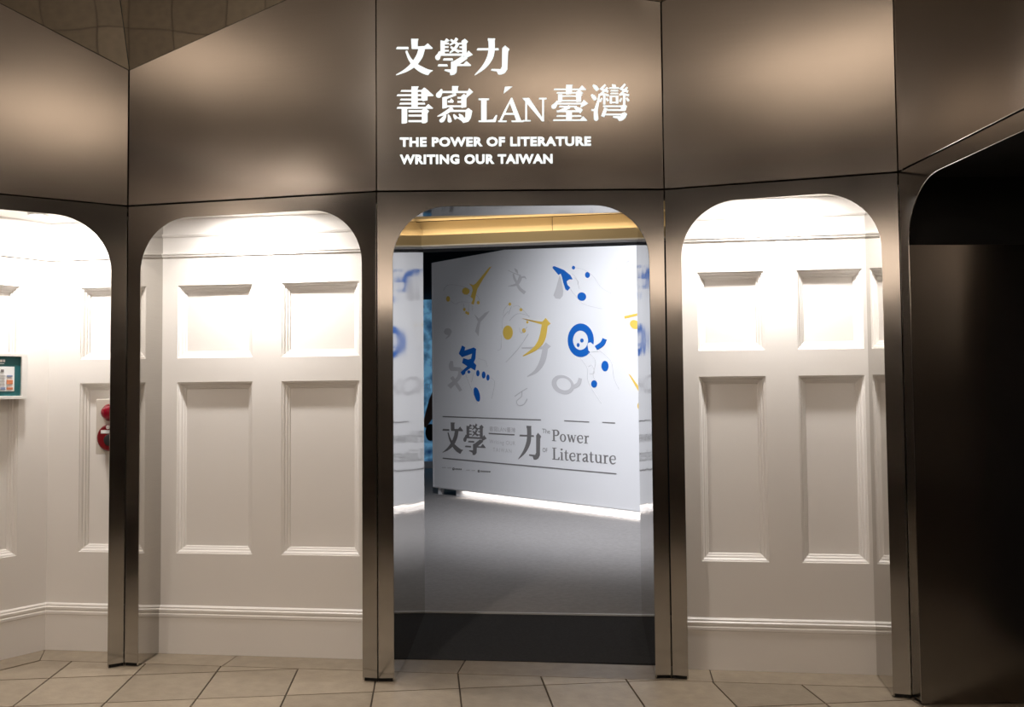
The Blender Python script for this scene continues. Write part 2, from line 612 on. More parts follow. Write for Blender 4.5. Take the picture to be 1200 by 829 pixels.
def run(name, pl, s0, s1, prof):
    """moulding swept along the wall, prof: (d, z) closed polygon, d negative towards the viewer"""
    n = len(prof)
    v = [pl.pt(s0, d, z) for d, z in prof] + [pl.pt(s1, d, z) for d, z in prof]
    f = [tuple(range(n - 1, -1, -1)), tuple(range(n, 2 * n))]
    f += [(i, (i + 1) % n, (i + 1) % n + n, i + n) for i in range(n)]
    b = MB()
    b.add(v, f)
    return b.build(name, M['white'], kind='structure')


BASE = [(0.0, 0.0), (-0.019, 0.0), (-0.019, 0.212), (-0.022, 0.218), (-0.022, 0.232), (-0.017, 0.238), (-0.020, 0.246), (-0.020, 0.258),
        (-0.013, 0.264), (-0.013, 0.272), (-0.006, 0.279), (0.0, 0.281)]
run('baseboard_left', WP, -0.747, DL, BASE)
run('baseboard_right', WP, DR, 4.5, BASE)
run('baseboard_splay', SP, 0.0, 1.2, BASE)
FR1 = [(0, 2.376), (-0.010, 2.378), (-0.012, 2.386), (-0.018, 2.392), (-0.018, 2.398), (0, 2.402)]
FR2 = [(0, 2.498), (-0.008, 2.500), (-0.014, 2.510), (-0.014, 2.516), (0, 2.520)]
k = 1
for pl, a, c in ((WP, -0.747, DL), (WP, DR, 4.5), (SP, 0.0, 1.2)):
    for pr_ in (FR1, FR2):
        run('trim_%d' % k, pl, a, c, pr_)
        k += 1

# ceilings of the alcoves between steel front and white wall, each with its downlight
ac = [('ceiling_alcove_left', [Plane(S0, S1).pt(.03, .01, 0), Plane(S0, S1).pt(1.50, .01, 0), WP.pt(1.30, 0, 0), WP.pt(-0.06, 0, 0)]),
      ('ceiling_alcove_right', [Plane(S2, S3).pt(.03, .01, 0), Plane(S2, S3).pt(1.15, .01, 0), WP.pt(4.15, 0, 0), WP.pt(3.05, 0, 0)]),
      ('ceiling_alcove_splay', [Plane(SL, S0).pt(.3, .01, 0), Plane(SL, S0).pt(1.48, .01, 0), WP.pt(-0.06, 0, 0), WP.pt(-0.747, 0, 0), SP.pt(0, 0, 0)])]
for nm, pts in ac:
    b = MB()
    b.slab([(q.x, q.y) for q in pts], 2.612, 2.632)
    b.build(nm, M['white'], kind='structure')


def downlight(p, power, label):
    root = empty('downlight', (p.x, p.y, 2.590), label=label, cat='lamp', group='alcove downlights')
    n = 20
    v, f = [], []
    for r_, z in ((0.055, 2.612), (0.055, 2.598), (0.042, 2.598), (0.040, 2.606)):
        v += [(p.x + r_ * math.cos(6.2832 * i / n), p.y + r_ * math.sin(6.2832 * i / n), z) for i in range(n)]
    for a in range(3):
        f += [(a * n + i, a * n + (i + 1) % n, a * n + n + (i + 1) % n, a * n + n + i) for i in range(n)]
    mesh('ring', v, f, M['white'], root)
    v = [(p.x + .041 * math.cos(6.2832 * i / n), p.y + .041 * math.sin(6.2832 * i / n), 2.604) for i in range(n)]
    mesh('lens', v, [tuple(range(n - 1, -1, -1))], M['lamp_lens'], root)
    l = light('AREA', 'downlight_lamp', (p.x, p.y, 2.596), (p.x + WP.nrm.x * .10, p.y + WP.nrm.y * .10, 1.6), power, (1.0, 0.955, 0.91), 0.09)
    return root


downlight(WP.pt(0.66, -0.25, 0), 27, 'recessed downlight above the white panelling left of the doorway')
downlight(WP.pt(3.60, -0.19, 0), 28, 'recessed downlight above the white panelling right of the doorway')
downlight(WP.pt(-0.62, -0.30, 0), 21, 'recessed downlight above the framed teal notice and fire alarm')

# ------------------------------------------------------------------ doorway: ramp, bulkhead, gallery shell
b = MB()
ra, rb_ = onz(472, 773.0), onz(770, 778.8)
rl, rr = Vector((JL[0], JL[1], ZR)), Vector((JR[0], JR[1], ZR))
b.add([(ra.x, ra.y, 0.003), (rb_.x, rb_.y, 0.003), (rr.x, rr.y, ZR - .004), (rl.x, rl.y, ZR - .004),
       (ra.x, ra.y, -0.01), (rb_.x, rb_.y, -0.01), (rr.x, rr.y, -0.01), (rl.x, rl.y, -0.01)],
      [(0, 1, 2, 3), (7, 6, 5, 4), (0, 4, 5, 1), (1, 5, 6, 2), (2, 6, 7, 3), (3, 7, 4, 0)])
b.build('floor_ramp', M['ramp'], kind='structure')
DP = Plane(JL, JR)
b = MB()
b.box(DP, -0.03, DP.len + .03, 0.0, 0.018, ZR - .012, ZR + .006)
b.build('trim_7', M['edge'], kind='structure')
b = MB()
b.slab([(-7, 6.55), (JL[0] - .02, 5.975), (JR[0] + .02, 5.83), (7, 5.2), (7, 19), (-7, 19)], 0.02, ZR)
b.build('floor_gallery', M['carpet'], kind='structure')

# bulkhead over the doorway: ledge with a warm strip lamp washing the recessed face above it
BKP = Plane((-0.556 - 1.0, 5.902 + .13), (0.852, 5.644))
bk = empty('wall_bulkhead', BKP.pt(1.7, 0, 2.5), kind='structure')
b = MB(); b.box(BKP, 0.9, 2.6, -0.004, 0.10, 2.497, 2.506); b.build('edge_trim', M['board'], bk)
b = MB(); b.box(BKP, 0.9, 2.6, 0.0, 0.02, 2.506, 2.572); b.build('ledge', M['beige'], bk)
b = MB(); b.box(BKP, 0.9, 1.835, 0.075, 0.085, 2.506, 2.675); b.build('lit_panel', M['beige'], bk)
b = MB(); b.box(BKP, 1.839, 2.6, 0.073, 0.083, 2.506, 2.675); b.build('lit_panel', M['beige'], bk)
b = MB(); b.box(BKP, 0.9, 2.6, 0.0, 0.30, 2.68, 3.1); b.build('upper_face', M['beige'], bk)
b = MB(); b.box(BKP, 0.9, 2.6, 0.085, 0.30, 2.506, 3.1); b.build('core', M['hall_dark'], bk)
c1, c2 = BKP.pt(1.75, 0.045, 2.53), BKP.pt(1.75, 0.08, 2.63)
light('AREA', 'cavity_fill', BKP.pt(1.7, -0.40, 3.0), BKP.pt(1.7, 0.0, 2.50), 5.0, (1.0, 0.84, 0.6), 1.2, 0.05)  # added unseen lamp that brightens the ledge and its trim
light('AREA', 'ledge_strip_lamp', c1, c2, 3.0, (1.0, 0.80, 0.52), 1.6, 0.02)
# closed cavity above the head of the doorway
b = MB(); b.slab([(-0.72, 4.9), (0.85, 4.9), (0.95, 5.9), (-0.72, 6.1)], 3.05, 3.08)
b.build('ceiling_doorway', M['hall_dark'], kind='structure')

# gallery shell
gw = empty('wall_gallery', (0, 18.5, 0), kind='structure')
b = MB(); b.box(Plane((-7, 17.1), (7, 17.1)), 0, 14, 0, 0.1, ZR, 4.6); b.build('rear_wall', M['navy'], gw)
b = MB(); b.box(Plane((-7, 6.6), (-7, 17.1)), 0, 10.5, 0, 0.1, ZR, 4.6); b.build('side_wall', M['navy'], gw)
b = MB(); b.box(Plane((7, 17.1), (7, 5.3)), 0, 11.8, 0, 0.1, ZR, 4.6); b.build('side_wall', M['navy'], gw)
# back of the old wall towards the gallery
b = MB(); b.box(Plane((-7, 6.75), (JL[0] - .02, 5.98)), 0, 6.45, 0, 0.03, 0.02, 4.6); b.build('front_wall', M['navy'], gw)
b = MB(); b.box(Plane((JR[0] + .02, 5.84), (7, 5.1)), 0, 6.2, 0, 0.03, 0.02, 4.6); b.build('front_wall', M['navy'], gw)
b = MB(); b.slab([(-7, 6.9), (7, 5.2), (7, 17.2), (-7, 17.2)], 4.25, 4.3)
b.build('ceiling_gallery', M['gallery_black'], kind='structure')

# ------------------------------------------------------------------ unseen hall shell, its pale and dark bands shaped for reflections in the steel
hb = empty('wall_back', (0, -6, 0), kind='structure')
BP = Plane((7, -6), (-7, -6))
b = MB(); b.box(BP, 0, 14, 0, 0.2, 0, 3.1); b.build('lower_wall', M['hall_mid'], hb)
b = MB(); b.box(BP, 0, 14, -0.25, 0.2, 3.1, 3.3); b.build('cornice', M['hall_wall'], hb)
b = MB(); b.box(BP, 0, 14, 0, 0.2, 3.3, 4.2); b.build('mirrored_band', M['hall_wall'], hb)
b = MB(); b.box(BP, 0, 14, 0.0, 0.2, 4.2, 6.5); b.build('upper_wall', M['hall_dark'], hb)
b = MB(); b.slab([(-7, -6), (7, -6), (7, -1.9), (-7, -1.9)], 6.5, 6.6); b.build('ceiling_hall', M['hall_dark'], kind='structure')
b = MB(); b.slab([(-7, -1.9), (7, -1.9), (7, -1.8), (-7, -1.8)], 4.8, 6.6); b.build('ceiling_upstand', M['hall_dark'], kind='structure')
for nm, pl in (('wall_hall_left', Plane((-7, -6), (-7, 6.2))), ('wall_hall_right', Plane((7, 6.2), (7, -6)))):
    hw = empty(nm, pl.pt(6.1, 0.1, 0), kind='structure')
    b = MB(); b.box(pl, 0, 12.2, 0, 0.2, 0, 3.2); b.build('lower_wall', M['hall_mid'], hw)
    b = MB(); b.box(pl, 0, 12.2, -0.2, 0.2, 3.2, 3.35); b.build('cornice', M['hall_wall'], hw)
    b = MB(); b.box(pl, 0, 12.2, 0, 0.2, 3.35, 4.3); b.build('mirrored_band', M['hall_wall'], hw)
    b = MB(); b.box(pl, 0, 12.2, 0.0, 0.2, 4.3, 6.6); b.build('upper_wall', M['hall_dark'], hw)


# ------------------------------------------------------------------ glyphs, drawn in units of three tracing frames
def hb_(x0, x1, y, h=13, uroko=0):
    p = [(x0, y + h / 2), (x0 + 8, y - h / 2), (x1 - 4, y - h / 2), (x1, y + h / 2)]
    if uroko:
        p = [(x0, y + h / 2), (x0 + 8, y - h / 2), (x1 - 62, y - h / 2), (x1 - 38, y - uroko), (x1, y + 2), (x1 - 3, y + h / 2)]
    return p


def vb_(x, y0, y1, w=42, tick=8):
    return [(x - w / 2, y0), (x + w / 2 + tick, y0), (x + w / 2, y0 + 14), (x + w / 2, y1 - 6), (x + w / 2 - 12, y1), (x - w / 2, y1 + 3)]


def R_(x0, y0, x1, y1):
    return [(x0, y0), (x1, y0), (x1, y1), (x0, y1)]


S_ = stroke
GLYPH = {}
GLYPH['wen'] = [hb_(64, 166, 148, 17),
                [(185, 75), (245, 75), (238, 90), (238, 136), (292, 134), (320, 111), (360, 148), (356, 154), (190, 155)],
                S_([(272, 150, 50), (252, 215, 50), (205, 280, 42), (140, 330, 24), (64, 366, 4)]),
                S_([(146, 172, 16), (172, 232, 24), (215, 285, 36), (268, 322, 46), (322, 346, 44)]) + [],
                [(300, 318), (362, 330), (338, 345), (322, 368), (290, 340)]]
GLYPH['xue'] = [vb_(440, 92, 200, 34, 0), [(424, 88), (456, 92), (470, 70), (496, 88), (456, 106), (424, 104)],
                vb_(616, 92, 200, 36, 0), [(592, 92), (620, 74), (645, 96), (634, 110), (596, 110)],
                S_([(505, 82, 14), (535, 100, 18), (572, 122, 20)]), S_([(556, 70, 24), (535, 98, 18), (498, 124, 8)]),
                S_([(505, 140, 14), (535, 158, 18), (572, 178, 20)]), S_([(556, 128, 24), (535, 156, 18), (498, 186, 8)]),
                R_(450, 106, 492, 117), R_(450, 134, 488, 145), R_(450, 164, 490, 175),
                R_(572, 106, 604, 117), R_(576, 136, 604, 147), R_(572, 166, 604, 177),
                R_(415, 194, 640, 209), S_([(418, 176, 14), (412, 200, 28), (400, 226, 40)]), ell(400, 224, 20, 21),
                [(606, 238), (628, 200), (650, 170), (683, 203)],
                hb_(442, 525, 240, 15), [(530, 256), (600, 213), (641, 232), (556, 290), (553, 345), (532, 364), (502, 367), (498, 345), (454, 330), (458, 322), (508, 322), (508, 262)],
                hb_(400, 482, 288, 15), hb_(550, 671, 286, 13, 32)]
GLYPH['li'] = [hb_(716, 896, 158, 15), S_([(835, 72, 52), (837, 150, 50), (824, 222, 48), (775, 300, 32), (700, 367, 4)]),
               [(806, 70), (866, 73), (858, 92), (806, 90)],
               [(922, 152), (945, 128), (981, 158), (970, 178), (964, 320), (944, 350), (916, 362), (890, 362), (878, 336), (832, 330), (836, 318), (908, 320), (920, 300)]]
GLYPH['shu'] = [vb_(213, 460, 634, 50), hb_(100, 300, 495, 12), hb_(68, 366, 530, 13, 32), hb_(95, 318, 565, 12), hb_(90, 300, 598, 13),
                hb_(68, 362, 632, 13, 30), [(268, 490), (292, 468), (328, 496), (318, 520), (318, 568), (280, 578), (268, 560)],
                vb_(131, 642, 757, 44, 0), [(272, 650), (300, 636), (330, 658), (318, 676), (318, 744), (300, 756), (272, 756)],
                R_(164, 652, 276, 667), R_(164, 688, 276, 702), R_(164, 733, 276, 747)]
GLYPH['xie'] = [vb_(540, 457, 512, 46, 6), R_(440, 497, 650, 511), S_([(432, 482, 12), (424, 505, 30), (408, 530, 44)]), ell(408, 530, 22, 21),
                [(628, 555), (636, 512), (655, 474), (686, 504)],
                [(438, 548), (480, 540), (545, 515), (552, 530), (474, 560), (474, 632), (438, 638)],
                [(482, 588), (482, 575), (500, 575), (508, 556), (530, 576), (526, 590)],
                R_(560, 545, 600, 557), R_(560, 577, 600, 590), R_(474, 613, 600, 626),
                [(590, 540), (612, 520), (640, 540), (632, 560), (632, 625), (592, 632)],
                S_([(520, 634, 26), (465, 672, 26), (398, 702, 4)]), R_(478, 650, 640, 664),
                [(626, 652), (648, 634), (680, 658), (668, 715), (648, 744), (606, 754), (594, 738), (560, 716), (568, 708), (624, 712)],
                S_([(466, 690, 12), (450, 715, 28), (432, 738, 34)]), ell(430, 736, 17, 14), S_([(486, 688, 10), (494, 715, 26), (497, 738, 34)]), ell(497, 736, 17, 14),
                S_([(528, 686, 10), (542, 706, 26), (552, 720, 30)]), S_([(572, 684, 10), (590, 700, 24), (602, 712, 24)])]
GLYPH['L'] = [R_(820, 200, 868, 395), R_(797, 193, 890, 206), [(797, 400), (797, 388), (868, 384), (925, 378), (948, 340), (962, 340), (948, 400)]]
GLYPH['A_left'] = [S_([(1088, 190, 8), (1036, 295, 18), (990, 392, 18)]), R_(970, 388, 1046, 400), R_(1028, 322, 1110, 336), [(1030, 90), (1096, 87), (1018, 149)],
                   [(1080, 190), (1094, 186), (1174, 392), (1132, 392), (1076, 240)], R_(1088, 388, 1195, 400)]
GLYPH['N'] = [R_(155, 195, 171, 390), R_(133, 384, 203, 394), [(130, 190), (188, 188), (322, 392), (302, 392)], [(150, 190), (188, 188), (322, 388), (312, 392), (298, 390)],
              R_(304, 195, 320, 392), R_(276, 188, 343, 200)]
GLYPH['tai'] = [vb_(541, 72, 152, 52, 8), hb_(404, 692, 112, 11, 36), hb_(430, 666, 142, 11, 26), vb_(463, 156, 222, 38, 0),
                [(602, 156), (630, 146), (660, 160), (648, 172), (648, 220), (606, 222)], R_(480, 166, 610, 176), R_(480, 206, 610, 217),
                S_([(438, 214, 10), (426, 240, 28), (406, 266, 42)]), ell(406, 264, 21, 20), R_(432, 232, 660, 244), [(640, 276), (650, 236), (670, 204), (709, 238)],
                hb_(450, 612, 264, 11), S_([(545, 266, 30), (500, 286, 20), (440, 310, 14)]), R_(432, 298, 640, 312), S_([(590, 270, 14), (622, 288, 34), (652, 308, 38)]),
                vb_(541, 316, 385, 50, 0), hb_(428, 650, 347, 12), hb_(398, 702, 384, 12, 34)]
GLYPH['wan'] = [S_([(752, 74, 14), (775, 95, 34), (795, 120, 28)]), S_([(738, 158, 14), (760, 182, 34), (776, 205, 26)]),
                S_([(808, 152, 10), (798, 220, 22), (778, 300, 34), (780, 372, 40)]), ell(780, 370, 20, 20), R_(738, 288, 775, 302),
                S_([(862, 72, 18), (842, 92, 18), (818, 112, 18)], 3), S_([(822, 108, 16), (850, 118, 16), (888, 132, 18)], 3), S_([(880, 96, 16), (850, 128, 16), (812, 162, 16)], 3),
                S_([(810, 160, 14), (850, 155, 14), (892, 168, 16)], 3), R_(842, 160, 862, 245), S_([(830, 190, 14), (815, 220, 18)]), S_([(872, 190, 14), (886, 215, 18)]),
                [(918, 68), (950, 72), (956, 90), (926, 92)], hb_(892, 984, 100, 11), hb_(904, 976, 124, 10), hb_(904, 976, 148, 10),
                R_(900, 168, 920, 236), R_(954, 168, 976, 236), R_(910, 168, 966, 179), R_(910, 222, 966, 233),
                S_([(1036, 66, 18), (1015, 90, 18), (992, 112, 18)], 3), S_([(996, 106, 16), (1025, 118, 16), (1062, 132, 18)], 3), S_([(1054, 94, 16), (1025, 128, 16), (988, 162, 16)], 3),
                S_([(986, 160, 14), (1025, 155, 14), (1070, 166, 16)], 3), R_(1018, 160, 1038, 245), S_([(1004, 190, 14), (990, 220, 18)]), S_([(1048, 188, 14), (1068, 215, 18)]),
                R_(842, 255, 1040, 267), [(1000, 262), (1025, 244), (1052, 260), (1040, 300), (1000, 300)], R_(880, 288, 1020, 301),
                S_([(866, 278, 30), (852, 315, 30), (838, 352, 32)]), R_(850, 328, 1010, 340),
                [(1004, 326), (1030, 314), (1054, 330), (1040, 364), (1012, 386), (982, 391), (968, 368), (926, 360), (930, 350), (1000, 350)]]
FR_ = {'wen': (455, 35, 6.907), 'xue': (455, 35, 6.907), 'li': (455, 35, 6.907), 'shu': (455, 35, 6.907), 'xie': (455, 35, 6.907),
       'L': (455, 90, 7.533), 'A_left': (455, 90, 7.533), 'N': (595, 90, 7.533), 'tai': (595, 90, 7.533), 'wan': (595, 90, 7.533)}

# ------------------------------------------------------------------ lit title on the fascia
FP = Plane(S1, S2)
title = empty('title_sign', FP.pt(0.75, 0, 2.75), label='white lit Chinese and English title lettering on the central steel fascia', cat='sign')
for gname in ('wen', 'xue', 'li', 'shu', 'xie', 'L', 'A_left', 'N', 'tai', 'wan'):
    ox, oy, sc = FR_[gname]
    b = MB()
    for k, poly in enumerate(GLYPH[gname]):
        b.prism(FP, [FP.pix(ox + x / sc, oy + y / sc) for x, y in poly], -0.004 - 0.00003 * k, 0.0005)
    b.build('letter', M['glow'], title)


def text_mesh(body, offset=0.0, spacing=1.0):
    cu = bpy.data.curves.new('text', 'FONT')
    cu.body = body
    cu.offset = offset
    cu.space_character = spacing
    cu.resolution_u = 3
    ob = bpy.data.objects.new('text', cu)
    col.objects.link(ob)
    dg = bpy.context.evaluated_depsgraph_get()
    dg.update()
    me = bpy.data.meshes.new_from_object(ob.evaluated_get(dg))
    vs = [(v.co.x, v.co.y) for v in me.vertices]
    fs = [tuple(p.vertices) for p in me.polygons]
    bpy.data.objects.remove(ob)
    bpy.data.meshes.remove(me)
    return vs, fs


def text_line(pl, body, x0, x1, ytl, ytr, h_px, mat, parent, d=-0.004, offset=0.0, spacing=1.0, name='lettering'):
    """line of print between two pixel columns, cap top at (x0, ytl)..(x1, ytr); one mesh for each word"""
    vs, fs = text_mesh(body, offset, spacing)
    if not vs: return
    xa, xb = min(v[0] for v in vs), max(v[0] for v in vs)
    ya, yb = min(v[1] for v in vs), max(v[1] for v in vs)
    sA, zA = pl.pix(x0, ytl)
    sB, zB = pl.pix(x1, ytr)
    _, zA2 = pl.pix(x0, ytl + h_px)
    h = zA - zA2
    n = len(vs)
    # words are split at the blanks, by measuring the line cut short
    cuts = []
    words = body.split(' ')
    run_ = ''
    for w_ in words[:-1]:
        run_ += w_
        v2, _f = text_mesh(run_, offset, spacing)
        cuts.append(max(v[0] for v in v2) + 0.06)
        run_ += ' '
    cuts.append(1e9)
    groups = {}
    for f in fs:
        cx = sum(vs[i][0] for i in f) / len(f)
        k = next(i for i, c in enumerate(cuts) if cx < c)
        groups.setdefault(k, []).append(f)
    for k, ff in groups.items():
        used = sorted(set(i for f in ff for i in f))
        mp = {i: q for q, i in enumerate(used)}
        V = []
        for i in used:
            x, y = vs[i]
            t = (x - xa) / (xb - xa)
            V.append(pl.pt(sA + (sB - sA) * t, d, zA + (zB - zA) * t - h * (yb - y) / (yb - ya)))
        mesh(name, V, [tuple(mp[i] for i in f) for f in ff], mat, parent)


text_line(FP, 'THE POWER OF LITERATURE', 468.5, 692.5, 161.2, 160.0, 11.2, M['glow'], title, offset=0.044, spacing=1.08)
text_line(FP, 'WRITING OUR TAIWAN', 468.5, 647.5, 181.4, 180.6, 11.4, M['glow'], title, offset=0.044, spacing=1.08)

# ------------------------------------------------------------------ exhibition board inside the gallery
dE = Vector((0.675, -0.738)).normalized()
E0 = Vector((-0.86, 12.419))
EP = Plane((E0.x, E0.y), (E0.x + dE.x, E0.y + dE.y))
EZ0, EZ1 = 0.195, 3.368
ES0, ES1 = -0.405, 4.9
board = empty('exhibition_board', EP.pt(2.2, 0.1, ZR), label='large white exhibition title board with blue and yellow shapes inside the gallery', cat='display board')
b = MB(); b.box(EP, ES0, ES1, 0, 0.14, EZ0, EZ1); b.build('panel', M['board'], board, bevel=0.006)
b = MB(); b.box(EP, ES0 + .012, ES1, -0.004, 0.0, EZ0 + .012, EZ0 + .028); b.build('edge_trim', M['board'], board)
b = MB(); b.box(EP, ES0 + .012, ES0 + .028, -0.004, 0.0, EZ0 + .028, EZ1 - .01); b.build('edge_trim', M['board'], board)
b = MB(); b.box(EP, 0.06, ES1 - .1, 0.05, 0.11, ZR, EZ0); b.build('plinth', M['board'], board)
b = MB(); b.box(EP, -0.33, -0.27, 0.04, 0.10, ZR, EZ0); b.build('foot', M['board'], board)
c1 = EP.pt((0.1 + ES1) / 2, 0.025, EZ0 - .004)
lo = light('AREA', 'plinth_strip_lamp', c1, c1 + Vector((0, 0, -1)), 4.0, (1.0, 0.93, 0.86), 0.02, 4.6)
lo.rotation_euler = (0, 0, math.atan2(dE.y, dE.x) + math.pi / 2)

DEPTH = [0.0]


def art(name, mat, frame, polys, layer=0, label=None):
    ox, oy, sc = frame
    b = MB()
    for k, poly in enumerate(polys):
        DEPTH[0] += 0.00004
        b.prism(EP, [EP.pix(ox + x / sc, oy + y / sc) for x, y in poly], -0.002 - 0.003 * layer - DEPTH[0] * 0.3, -0.0002)
    return b.build(name, mat, board)


ZA, ZB_, ZC, ZD = (500, 275, 8.543), (630, 275, 8.543), (500, 365, 7.207), (630, 365, 7.207)
ZE = (440, 230, 3.3167)
B_, Y_, G_, L_ = M['blue'], M['yellow'], M['grey'], M['line']
art('yellow_shape', Y_, ZA, [[(650, 320), (560, 455), (508, 545), (492, 610), (472, 702), (446, 692), (458, 665), (464, 645), (442, 622), (462, 560), (455, 525), (425, 492), (468, 506), (495, 488), (625, 330)]])
for e in ((393, 567, 37, 36), (215, 645, 19, 28), (517, 682, 14, 17), (378, 750, 12, 17), (398, 782, 10, 14), (416, 790, 10, 16), (833, 697, 13, 16), (945, 753, 15, 16)):
    art('yellow_dot', Y_, ZA, [ell(*e)])
art('grey_shape', G_, ZA, [S_([(880, 338, 3), (898, 362, 24), (914, 392, 5)])])
art('grey_shape', G_, ZA, [S_([(815, 358, 5), (870, 385, 7), (945, 412, 12)]), S_([(868, 392, 12), (880, 440, 22), (912, 500, 24)]), S_([(942, 418, 34), (928, 460, 34), (898, 500, 26), (815, 519, 3)]),
                          S_([(905, 495, 24), (935, 545, 30), (985, 586, 34)])])
art('grey_shape', G_, ZA, [S_([(958, 428, 16), (980, 426, 18), (998, 446, 3)])])
art('grey_shape', G_, ZC, [[(532, -3), (500, 40), (456, 90), (446, 140), (440, 212), (410, 170), (424, 120), (434, 88), (404, 24), (442, 62), (492, 14)]])
art('grey_shape', G_, ZC, [ell(180, 172, 33, 29), S_([(200, 170, 22), (190, 205, 16), (160, 232, 3)])])
art('grey_shape', G_, ZC, [S_([(213, 420, 24), (208, 460, 40), (215, 495, 36)]), S_([(205, 486, 34), (290, 490, 32)]), S_([(288, 485, 36), (272, 560, 32), (190, 640, 40)]), S_([(212, 555, 30), (250, 610, 30), (290, 672, 26)])])
art('blue_shape', B_, ZC, [[(300, 289), (326, 304), (320, 332), (398, 306), (418, 318), (412, 400), (398, 432), (420, 455), (410, 500), (372, 478), (330, 508), (324, 530), (305, 543), (287, 515), (345, 465), (300, 436), (310, 396), (352, 408), (376, 400), (384, 358), (300, 388), (272, 358)],
                          ell(357, 512, 12, 13)])
for e in ((433, 523, 14, 26), (482, 538, 16, 30), (518, 560, 13, 26), (425, 703, 24, 62, -14)):
    art('blue_dot', B_, ZC, [ell(*e)])
art('yellow_dot', Y_, ZC, [ell(686, 180, 42, 60)])
art('yellow_dot', Y_, ZC, [ell(822, 163, 15, 19)])
YOKE = [[(570, 475), (592, 480), (596, 484), (650, 488), (662, 474), (681, 496), (668, 506)], S_([(660, 492, 22), (648, 555, 24), (622, 592, 16), (574, 622, 3)]), ell(591, 490, 4, 5)]
art('grey_shape', G_, ZE, [[(569, 588), (650, 584), (662, 569), (682, 584), (668, 596), (569, 594)], S_([(662, 582, 20), (650, 640, 22), (625, 680, 14), (590, 702, 3)])])
art('yellow_shape', Y_, ZE, YOKE, layer=1)
art('blue_shape', B_, ZB_, [[(155, 320), (170, 317), (262, 354), (330, 408), (352, 450), (318, 449), (292, 468), (300, 505), (328, 532), (302, 563), (280, 550), (257, 480), (246, 430), (232, 388), (212, 406), (150, 335)]])
art('grey_shape', G_, ZB_, [[(222, 405), (236, 440), (258, 560), (252, 615), (225, 646), (180, 640), (160, 608), (185, 540)]])
for e in ((360, 332, 16, 18), (500, 405, 24, 30), (443, 622, 44, 42, 30)):
    art('blue_dot', B_, ZB_, [ell(*e)])


def ring_pts(cx, cy, rx, ry, ix, iy, irx, iry, rot=0, n=40):
    a, c = ell(cx, cy, rx, ry, rot, n), ell(ix, iy, irx, iry, rot, n)
    return [[a[i], a[(i + 1) % n], c[(i + 1) % n], c[i]] for i in range(n)]


art('blue_ring', B_, ZD, ring_pts(365, 245, 110, 142, 363, 245, 64, 82))
art('pointing_finger', M['board'], ZD, [[(424, 285), (430, 268), (450, 262), (492, 300), (520, 340), (445, 345), (432, 330)]], layer=1)
art('blue_shape', B_, ZD, [S_([(569, 234, 34), (548, 275, 38), (496, 310, 38)])], layer=2)
for e in ((375, 247, 14, 17), (343, 285, 12, 17), (570, 463, 30, 44), (478, 614, 25, 31)):
    art('blue_dot', B_, ZD, [ell(*e)])
art('grey_ring', G_, ZD, ring_pts(215, 620, 98, 78, 222, 615, 64, 50, 25) + [S_([(300, 640, 32), (345, 615, 34), (362, 565, 28)])])
art('yellow_shape', Y_, ZD, [S_([(735, 52, 22), (880, 18, 20)])])
art('yellow_dot', Y_, ZD, [ell(822, 112, 44, 36, 35)])
art('yellow_shape', Y_, ZD, [[(768, 528), (785, 540), (880, 670), (900, 730), (850, 670)]])
art('yellow_dot', Y_, ZD, [ell(866, 800, 22, 32)])
LINES = [(ZA, [(170, 560), (200, 515), (260, 503), (380, 525), (440, 560)]), (ZA, [(240, 665), (290, 695), (340, 675), (440, 680)]), (ZA, [(385, 600), (430, 612), (455, 640)]),
         (ZA, [(370, 690), (375, 740)]), (ZA, [(430, 700), (420, 780)]), (ZA, [(455, 710), (460, 765)]), (ZA, [(495, 600), (530, 650), (520, 665)]),
         (ZA, [(770, 829), (775, 760), (820, 700)]), (ZA, [(870, 720), (920, 715), (980, 770), (1030, 829)]), (ZA, [(820, 800), (850, 720)]),
         (ZC, [(640, 150), (645, 60), (690, 0)]), (ZC, [(635, 200), (630, 310), (600, 330)]), (ZC, [(700, 80), (770, 20), (870, 40)]), (ZC, [(670, 430), (780, 310), (860, 190)]),
         (ZC, [(785, 140), (800, 185), (850, 130)]), (ZC, [(440, 400), (500, 420), (515, 470)]), (ZC, [(330, 530), (365, 620), (430, 780)]), (ZC, [(540, 560), (575, 600), (550, 740)]), (ZC, [(380, 600), (400, 520)]),
         (ZB_, [(385, 332), (470, 355), (560, 420), (640, 530), (740, 590)]), (ZB_, [(345, 390), (390, 440), (420, 545)]), (ZB_, [(330, 545), (370, 600), (460, 695), (645, 745)]), (ZB_, [(370, 430), (410, 470), (400, 500)]),
         (ZB_, [(785, 330), (805, 365), (845, 382)]), (ZB_, [(893, 282), (922, 266), (960, 302), (926, 332), (893, 282)]), (ZB_, [(950, 300), (975, 315)]), (ZB_, [(910, 695), (1000, 670)]),
         (ZD, [(360, 395), (420, 480), (430, 600), (540, 780)]), (ZD, [(520, 330), (620, 420), (645, 560), (690, 660)]), (ZD, [(430, 350), (490, 420), (470, 540), (500, 590)]), (ZD, [(430, 470), (460, 455), (480, 520), (440, 530)]),
         (ZD, [(740, 108), (850, 180)])]
for fr, pts in LINES:
    art('drawn_line', L_, fr, [S_([(x, y, 2.6) for x, y in pts], 5)])
art('drawn_shape', G_, ZC, [S_([(745, 718, 6), (800, 680, 6), (850, 650, 6)]), S_([(806, 682, 6), (800, 722, 6), (762, 758, 6), (776, 794, 6), (822, 786, 6), (850, 740, 6)])])

